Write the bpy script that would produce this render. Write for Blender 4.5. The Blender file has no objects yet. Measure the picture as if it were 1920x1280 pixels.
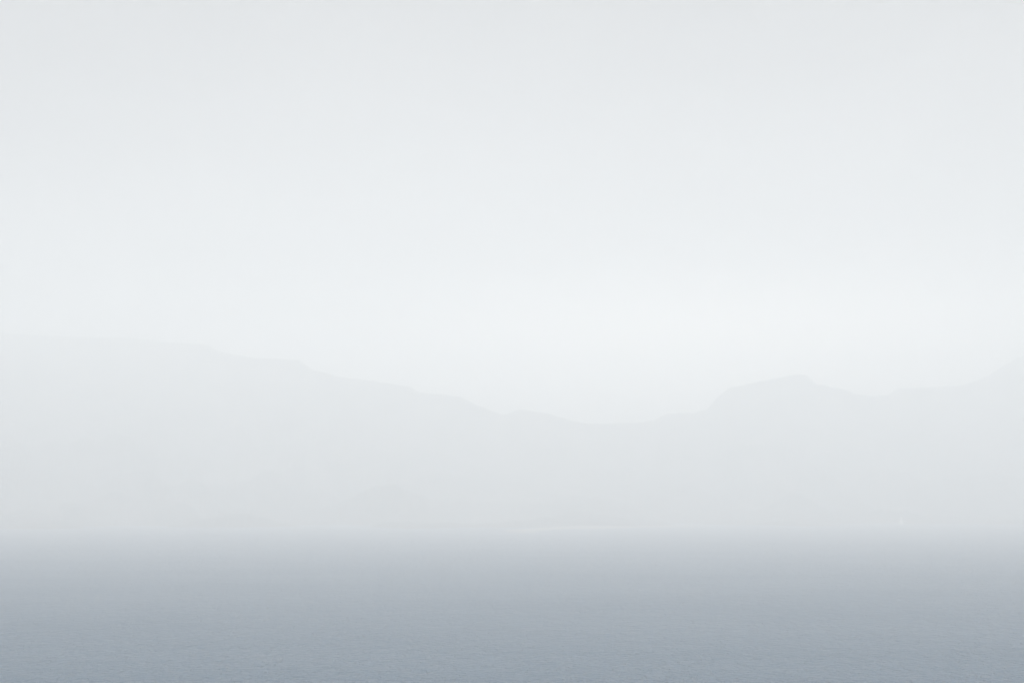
import bpy, bmesh, math, random
import numpy as np
from mathutils import noise, Vector

R = math.radians
S = bpy.context.scene
COL = S.collection
random.seed(4)

# ------------------------------------------------------------------ camera
CAM_H = 84.0                       # on a cliff path above the sea
F_PX = 2637.0                       # focal length in photograph pixels (1920 wide)
HORIZON = 935.0                     # row of the sea horizon in the photograph
PITCH = math.atan((HORIZON - 640) / F_PX)
cam_d = bpy.data.cameras.new('camera')
cam_d.sensor_width = 36
cam_d.lens = 36 * F_PX / 1920
cam_d.clip_start = 1
cam_d.clip_end = 60000
cam = bpy.data.objects.new('camera', cam_d)
cam.location = (0, 0, CAM_H)
cam.rotation_euler = (math.pi / 2 + PITCH, 0, 0)
COL.objects.link(cam)
S.camera = cam

# ------------------------------------------------------------------ sky, sun, exposure
SUN_EL, SUN_AZ = R(38), R(182)        # veiled sun behind the camera
W = bpy.data.worlds.new('World')
S.world = W
W.use_nodes = True
nt = W.node_tree
nt.nodes.clear()
N = nt.nodes.new
L = nt.links.new
w_out = N('ShaderNodeOutputWorld')
bg_sky = N('ShaderNodeBackground')
bg_cloud = N('ShaderNodeBackground')
mix = N('ShaderNodeMixShader')
sky = N('ShaderNodeTexSky')
sky.sky_type = 'NISHITA'
sky.sun_disc = False
sky.sun_elevation = SUN_EL
sky.sun_rotation = SUN_AZ
sky.dust_density = 3
L(sky.outputs[0], bg_sky.inputs[0])
bg_sky.inputs[1].default_value = 0.10
# the overcast deck: soft patchy cloud
tc = N('ShaderNodeTexCoord')
mp = N('ShaderNodeMapping')
mp.inputs['Scale'].default_value = (1, 1, 3.2)
L(tc.outputs['Generated'], mp.inputs[0])
nz = N('ShaderNodeTexNoise')
nz.inputs['Scale'].default_value = 2.2
nz.inputs['Detail'].default_value = 4
L(mp.outputs[0], nz.inputs['Vector'])
cr = N('ShaderNodeMapRange')
cr.inputs['From Min'].default_value = 0.3
cr.inputs['From Max'].default_value = 0.7
THIN_SPOT = 1.1
CLOUD_LO, CLOUD_HI = 0.40, 0.50
cr.inputs['To Min'].default_value = CLOUD_LO
cr.inputs['To Max'].default_value = CLOUD_HI
L(nz.outputs['Fac'], cr.inputs['Value'])
bg_cloud.inputs[0].default_value = (1.0, 0.97, 0.935, 1)
# a thin spot in the deck low over the saddle, where the cloud is brighter
sep = N('ShaderNodeSeparateXYZ')
L(tc.outputs['Generated'], sep.inputs[0])
def math_node(op, a, b=None):
    n = N('ShaderNodeMath')
    n.operation = op
    for i, v in enumerate((a, b)):
        if v is None:
            continue
        if isinstance(v, (int, float)):
            n.inputs[i].default_value = v
        else:
            L(v, n.inputs[i])
    return n.outputs[0]
def spot(x0, z0, wx, wz, amp):
    dx = math_node('DIVIDE', math_node('SUBTRACT', sep.outputs['X'], x0), wx)
    dz = math_node('DIVIDE', math_node('SUBTRACT', sep.outputs['Z'], z0), wz)
    r2 = math_node('ADD', math_node('MULTIPLY', dx, dx), math_node('MULTIPLY', dz, dz))
    g = math_node('POWER', 2.718, math_node('MULTIPLY', r2, -1))
    ahead = math_node('GREATER_THAN', sep.outputs['Y'], 0)
    return math_node('MULTIPLY', math_node('MULTIPLY', g, ahead), amp)
L(cr.outputs[0], bg_cloud.inputs[1])
bg_thin = N('ShaderNodeBackground')
bg_thin.inputs[0].default_value = (1.0, 0.88, 0.75, 1)
L(spot(0.15, 0.098, 0.25, 0.042, THIN_SPOT), bg_thin.inputs[1])
both = N('ShaderNodeAddShader')
mix.inputs[0].default_value = 0.85
L(bg_sky.outputs[0], mix.inputs[1])
L(bg_cloud.outputs[0], mix.inputs[2])
L(mix.outputs[0], both.inputs[0])
L(bg_thin.outputs[0], both.inputs[1])
L(both.outputs[0], w_out.inputs['Surface'])

sun_d = bpy.data.lights.new('sun', 'SUN')
sun_d.energy = 3.75
sun_d.angle = R(12)
sun_d.color = (1.0, 0.965, 0.925)
sun = bpy.data.objects.new('sun', sun_d)
d = Vector((math.sin(SUN_AZ) * math.cos(SUN_EL), math.cos(SUN_AZ) * math.cos(SUN_EL), math.sin(SUN_EL)))
sun.rotation_euler = d.to_track_quat('Z', 'Y').to_euler()
sun.location = (0, 0, 3000)
COL.objects.link(sun)

S.view_settings.view_transform = 'Standard'
S.view_settings.look = 'None'
S.view_settings.exposure = 0.575
S.view_settings.gamma = 1
S.view_settings.use_curve_mapping = False
S.cycles.volume_bounces = 3
S.cycles.max_bounces = 6
S.cycles.use_denoising = True

# ------------------------------------------------------------------ helpers
def at(px, py, Y):
    """World point seen at photograph pixel (px, py) on the upright plane y = Y."""
    u, v = (px - 960) / F_PX, (640 - py) / F_PX
    c, s = math.cos(PITCH), math.sin(PITCH)
    k = Y / (c - v * s)
    return Vector((u * k, Y, CAM_H + (s + v * c) * k))

def on_water(px, py):
    u, v = (px - 960) / F_PX, (640 - py) / F_PX
    c, s = math.cos(PITCH), math.sin(PITCH)
    k = -CAM_H / (s + v * c)
    return Vector((u * k, (c - v * s) * k, 0))

def mat(name, color, rough=0.8, **kw):
    m = bpy.data.materials.new(name)
    m.use_nodes = True
    b = m.node_tree.nodes['Principled BSDF']
    b.inputs['Base Color'].default_value = (*color, 1)
    b.inputs['Roughness'].default_value = rough
    for k, v in kw.items():
        b.inputs[k].default_value = v
    return m

def link(name, verts, faces, m, parent=None, smooth=False):
    me = bpy.data.meshes.new(name)
    me.from_pydata(verts, [], faces)
    me.update()
    me.materials.append(m)
    if smooth:
        me.polygons.foreach_set('use_smooth', [True] * len(me.polygons))
    o = bpy.data.objects.new(name, me)
    COL.objects.link(o)
    o.parent = parent
    return o

# ------------------------------------------------------------------ water
def make_water():
    m = bpy.data.materials.new('sea_water')
    m.use_nodes = True
    t = m.node_tree
    b = t.nodes['Principled BSDF']
    b.inputs['Base Color'].default_value = (0.0003, 0.079, 0.172, 1)
    b.inputs['Roughness'].default_value = 0.36
    b.inputs['IOR'].default_value = 1.333
    geo = t.nodes.new('ShaderNodeNewGeometry')
    def wave(scale, stretch, rot, detail):
        mpn = t.nodes.new('ShaderNodeMapping')
        mpn.inputs['Rotation'].default_value = (0, 0, R(rot))
        mpn.inputs['Scale'].default_value = (scale * stretch, scale, scale)
        t.links.new(geo.outputs['Position'], mpn.inputs[0])
        n = t.nodes.new('ShaderNodeTexNoise')
        n.inputs['Scale'].default_value = 1
        n.inputs['Detail'].default_value = detail
        n.inputs['Roughness'].default_value = 0.55
        t.links.new(mpn.outputs[0], n.inputs['Vector'])
        return n.outputs['Fac']
    def bump(h, dist, prev):
        bn = t.nodes.new('ShaderNodeBump')
        bn.inputs['Strength'].default_value = 1
        bn.inputs['Distance'].default_value = dist
        t.links.new(h, bn.inputs['Height'])
        if prev:
            t.links.new(prev, bn.inputs['Normal'])
        return bn.outputs[0]
    n0 = bump(wave(0.012, 0.45, 9, 2), 2.5, None)       # long low swell
    n1 = bump(wave(0.040, 2.6, -4, 2), 9.0, n0)         # wave groups
    n2 = bump(wave(0.17, 1.7, -8, 3), 7.0, n1)          # wind waves
    n3 = bump(wave(0.55, 1.5, 20, 2), 2.0, n2)          # chop
    t.links.new(n3, b.inputs['Normal'])
    mr = t.nodes.new('ShaderNodeMapRange')              # wind patches and slicks
    mr.inputs['From Min'].default_value = 0.35
    mr.inputs['From Max'].default_value = 0.65
    mr.inputs['To Min'].default_value = 0.355
    mr.inputs['To Max'].default_value = 0.395
    t.links.new(wave(0.006, 0.35, 6, 4), mr.inputs['Value'])
    t.links.new(mr.outputs[0], b.inputs['Roughness'])
    X0, X1, Y0, Y1 = -9000, 9000, -1500, 7600
    o = link('water', [(X0, Y0, 0), (X1, Y0, 0), (X1, Y1, 0), (X0, Y1, 0)], [(0, 1, 2, 3)], m)
    o['kind'] = 'structure'
make_water()

# ------------------------------------------------------------------ mountains
LONG_RIDGE = [(-1500, 760), (-900, 690), (-450, 640), (-150, 622), (0, 624), (60, 628), (130, 632), (240, 633), (300, 640),
              (385, 645), (415, 660), (470, 670), (560, 675), (585, 692), (640, 707), (700, 714), (770, 725), (785, 735),
              (860, 743), (890, 757), (930, 773), (945, 777), (975, 767), (1030, 775), (1060, 785), (1090, 793), (1130, 795),
              (1180, 800), (1250, 828), (1330, 870), (1400, 915), (1440, 960)]
KNOBBLY_CREST = [(960, 960), (1000, 905), (1040, 855), (1080, 815), (1110, 797), (1130, 794), (1200, 792),
                 (1225, 788), (1250, 775), (1300, 774), (1325, 768), (1345, 745), (1365, 728), (1400, 720), (1440, 712),
                 (1490, 702), (1508, 701), (1518, 708), (1530, 720), (1560, 725), (1585, 730), (1605, 739), (1640, 742),
                 (1665, 740), (1685, 727), (1750, 726), (1800, 723), (1835, 712), (1860, 700), (1890, 680), (1920, 665),
                 (1990, 640), (2150, 642), (2500, 650), (3000, 680), (3500, 800)]

def rock_material():
    m = bpy.data.materials.new('scrub_and_rock')
    m.use_nodes = True
    t = m.node_tree
    b = t.nodes['Principled BSDF']
    b.inputs['Roughness'].default_value = 0.95
    geo = t.nodes.new('ShaderNodeNewGeometry')
    n = t.nodes.new('ShaderNodeTexNoise')
    n.inputs['Scale'].default_value = 0.006
    n.inputs['Detail'].default_value = 8
    t.links.new(geo.outputs['Position'], n.inputs['Vector'])
    r = t.nodes.new('ShaderNodeValToRGB')
    r.color_ramp.elements[0].position = 0.38
    r.color_ramp.elements[0].color = (0.022, 0.030, 0.024, 1)
    r.color_ramp.elements[1].position = 0.66
    r.color_ramp.elements[1].color = (0.11, 0.10, 0.095, 1)
    t.links.new(n.outputs['Fac'], r.inputs[0])
    t.links.new(r.outputs[0], b.inputs['Base Color'])
    return m
ROCK = rock_material()

def mountain(skyline, Yr_of, shore_of, label):
    """A ridge running across the view: shore slope in front, back slope behind; gullies and spurs by noise."""
    sk_x = [p[0] for p in skyline]
    sk_y = [p[1] for p in skyline]
    cols = np.arange(sk_x[0], sk_x[-1] + 1, 5.0)
    verts, faces = [], []
    NF, NB = 34, 12
    rows = NF + NB
    for px in cols:
        py = float(np.interp(px, sk_x, sk_y))
        Yr = Yr_of(px)
        top = at(px, py, Yr)
        Ys = shore_of(px)
        ux = top.x / Yr
        H = max(top.z, 1)
        for i in range(rows):
            if i < NF:
                f = i / (NF - 1)
                y = Ys - 60 + (Yr - Ys + 60) * f
                base = H * (0.03 * f + 0.97 * f ** 2.5) - 5 * (1 - f) ** 3
            else:
                f = 1 - (i - NF + 1) / NB
                y = Yr + (1 - f) * 700
                base = H * f ** 1.3 - 10 * (1 - f)
            x = ux * y
            p = Vector((x / 420, y / 420, 3.1))
            nn = noise.fractal(p, 0.9, 2.1, 6)
            env = f * (1 - f) * 4 if i < NF else f * (1 - f) * 3
            z = base + H * 0.16 * env * nn
            if i < NF - 1:                       # spurs stay below the crest line seen from the sea
                z = min(z, CAM_H + (H - CAM_H) * y / Yr - 4 * (1 - f)) if H > CAM_H else z
            if i == NF - 1:
                z = H + 5 * noise.fractal(Vector((x / 35, 7, 0)), 0.9, 2, 3)
            verts.append((x, y, z))
    nc = len(cols)
    for c in range(nc - 1):
        for i in range(rows - 1):
            a = c * rows + i
            faces.append((a, a + rows, a + rows + 1, a + 1))
    o = link('mountain', verts, faces, ROCK)
    o['kind'] = 'structure'
    o['label'] = label
    return o

mountain(LONG_RIDGE, lambda p: 6300 - 0.10 * p, lambda p: 4220 - 0.04 * p + 260 * min(0, (p - 700) / 700) + 70 * math.sin(p / 170) + 50 * math.sin(p / 47 + 1), 'long hazy mountain ridge sloping down from the left')
mountain(KNOBBLY_CREST, lambda p: 6300 + 450 * min(1, max(0, (p - 1300) / 500)), lambda p: 4230 + 560 * min(1, max(0, (p - 1200) / 500)) + 110 * math.sin(p / 140) + 50 * math.sin(p / 53), 'hazy mountain with a knobbly crest rising to the right')

# ------------------------------------------------------------------ pale beach at the mountain foot
def beach(pts, m, name='beach'):
    verts, faces = [], []
    for k, (px, py, w) in enumerate(pts):
        c = on_water(px, py)
        h = 0.06 * w
        verts += [(c.x, c.y - w / 2, -0.5), (c.x, c.y - w * 0.25, h * 0.8), (c.x, c.y + w * 0.3, h), (c.x, c.y + w / 2, -0.5)]
    for k in range(len(pts) - 1):
        for j in range(3):
            a = k * 4 + j
            faces.append((a, a + 4, a + 5, a + 1))
    o = link(name, verts, faces, m, smooth=True)
    o['kind'] = 'structure'
    return o
SAND = mat('pale_sand', (0.33, 0.32, 0.30), 0.9)
beach([(944, 994.5, 15), (960, 994.8, 60), (985, 994.2, 80), (1010, 993.4, 90), (1040, 991.6, 110), (1075, 990.4, 130),
       (1110, 990, 120), (1150, 989.2, 100), (1180, 988.4, 60), (1230, 987.4, 70), (1290, 986.3, 60), (1330, 985.8, 20)], SAND)
beach([(948, 998, 10), (975, 998, 34), (1000, 997.4, 40), (1012, 996.8, 12)], SAND)

# ------------------------------------------------------------------ sailing boat
def sailing_boat(px, py, length, rz):
    root = bpy.data.objects.new('sailing_boat', None)
    COL.objects.link(root)
    p = on_water(px, py)
    root.location = p
    root.rotation_euler = (0, 0, rz)
    root['label'] = 'tiny pale sailing boat on the grey water below the right hand mountain'
    root['category'] = 'sailing boat'
    white = mat('white_gelcoat', (0.82, 0.82, 0.80), 0.35)
    cloth = mat('sail_cloth', (0.8, 0.8, 0.78), 0.8)
    alloy = mat('mast_alloy', (0.6, 0.61, 0.62), 0.4, Metallic=0.8)
    glass = mat('dark_window', (0.02, 0.025, 0.03), 0.1)
    Ln = length
    # hull: lofted stations
    st, verts, faces = 13, [], []
    for i in range(st):
        f = i / (st - 1)
        x = (f - 0.5) * Ln
        half = Ln * 0.15 * (math.sin(math.pi * min(1, 0.28 + 0.72 * f)) ** 0.75 if f < 1 else 0.01)
        sheer = Ln * (0.085 + 0.035 * (2 * f - 0.8) ** 2)
        keel = -Ln * 0.04 * math.sin(math.pi * (0.1 + 0.85 * f))
        verts += [(x, -half, sheer), (x, -half * 0.92, sheer * 0.35), (x, -half * 0.45, keel), (x, half * 0.45, keel),
                  (x, half * 0.92, sheer * 0.35), (x, half, sheer), (x, 0, sheer + 0.01 * Ln)]
    for i in range(st - 1):
        for j in range(7):
            a, b = i * 7 + j, i * 7 + (j + 1) % 7
            faces.append((a, a + 7, b + 7, b))
    faces.append(tuple(range(6, -1, -1)))
    link('hull', verts, faces, white, root)
    # cabin with a window band
    def box(x0, x1, y0, y1, z0, z1, inset=0):
        v = [(x0, -y0, z0), (x1, -y0 * .7, z0), (x1, y0 * .7, z0), (x0, y0, z0),
             (x0 + inset, -y1, z1), (x1 - inset * 3, -y1 * .7, z1), (x1 - inset * 3, y1 * .7, z1), (x0 + inset, y1, z1)]
        return v, [(0, 3, 2, 1), (4, 5, 6, 7), (0, 1, 5, 4), (1, 2, 6, 5), (2, 3, 7, 6), (3, 0, 4, 7)]
    v, f = box(-Ln * .18, Ln * .2, Ln * .09, Ln * .075, Ln * .08, Ln * .15, Ln * .01)
    cab = link('cabin', v, f, white, root)
    v, f = box(-Ln * .14, Ln * .14, Ln * .092, Ln * .084, Ln * .112, Ln * .135, Ln * .005)
    link('window', v, f, glass, cab)
    def tube(name, a, b, r0, r1, m, par):
        a, b = Vector(a), Vector(b)
        q = (b - a).to_track_quat('Z', 'Y')
        vs, fs = [], []
        for k in range(8):
            t = k * math.pi / 4
            vs.append(a + q @ Vector((math.cos(t) * r0, math.sin(t) * r0, 0)))
            vs.append(b + q @ Vector((math.cos(t) * r1, math.sin(t) * r1, 0)))
        for k in range(8):
            i, j = 2 * k, 2 * ((k + 1) % 8)
            fs.append((i, j, j + 1, i + 1))
        fs += [tuple(range(14, -1, -2)), tuple(range(1, 16, 2))]
        return link(name, vs, fs, m, par)
    MT = Ln * 1.3
    tube('mast', (Ln * .08, 0, Ln * .1), (Ln * .06, 0, MT), Ln * .009, Ln * .005, alloy, root)
    tube('boom', (Ln * .075, 0, Ln * .24), (-Ln * .36, Ln * .05, Ln * .25), Ln * .007, Ln * .006, alloy, root)
    def sail(name, tack, clew, head, belly):
        n, vs, fs = 10, [], []
        T, C_, Hd = Vector(tack), Vector(clew), Vector(head)
        for s in (-1, 1):
            for i in range(n + 1):
                for j in range(n + 1):
                    u, w = i / n, j / n
                    q = T.lerp(Hd, w) + (C_ - T) * u * (1 - w) * (1 + .12 * w)
                    q.y += belly * math.sin(math.pi * min(1, u)) * (1 - w) ** .6 + s * 0.012
                    vs.append(q)
        o = (n + 1) ** 2
        for i in range(n):
            for j in range(n):
                a = i * (n + 1) + j
                fs.append((a, a + n + 1, a + n + 2, a + 1))
                fs.append((o + a, o + a + 1, o + a + n + 2, o + a + n + 1))
        return link(name, vs, fs, cloth, root, True)
    sail('mainsail', (Ln * .06, 0, Ln * .26), (-Ln * .35, Ln * .05, Ln * .265), (Ln * .05, 0, MT * .98), Ln * .05)
    sail('jib', (Ln * .47, 0, Ln * .14), (Ln * .02, Ln * .07, Ln * .2), (Ln * .08, 0, MT * .88), Ln * .05)
sailing_boat(1690, 982, 20, R(25))

# ------------------------------------------------------------------ haze
def make_haze():
    m = bpy.data.materials.new('sea_mist')
    m.use_nodes = True
    t = m.node_tree
    t.nodes.clear()
    out = t.nodes.new('ShaderNodeOutputMaterial')
    v = t.nodes.new('ShaderNodeVolumePrincipled')
    v.inputs['Color'].default_value = (0.952, 0.977, 0.9895, 1)
    v.inputs['Density'].default_value = 5.3e-4
    v.inputs['Anisotropy'].default_value = -0.26
    t.links.new(v.outputs[0], out.inputs['Volume'])
    x0, x1, y0, y1, z0, z1 = -9100, 9100, -1600, 7700, -15, 850
    vs = [(x, y, z) for x in (x0, x1) for y in (y0, y1) for z in (z0, z1)]
    fs = [(0, 1, 3, 2), (4, 6, 7, 5), (0, 4, 5, 1), (2, 3, 7, 6), (0, 2, 6, 4), (1, 5, 7, 3)]
    o = link('haze', vs, fs, m)
    o['kind'] = 'stuff'
make_haze()
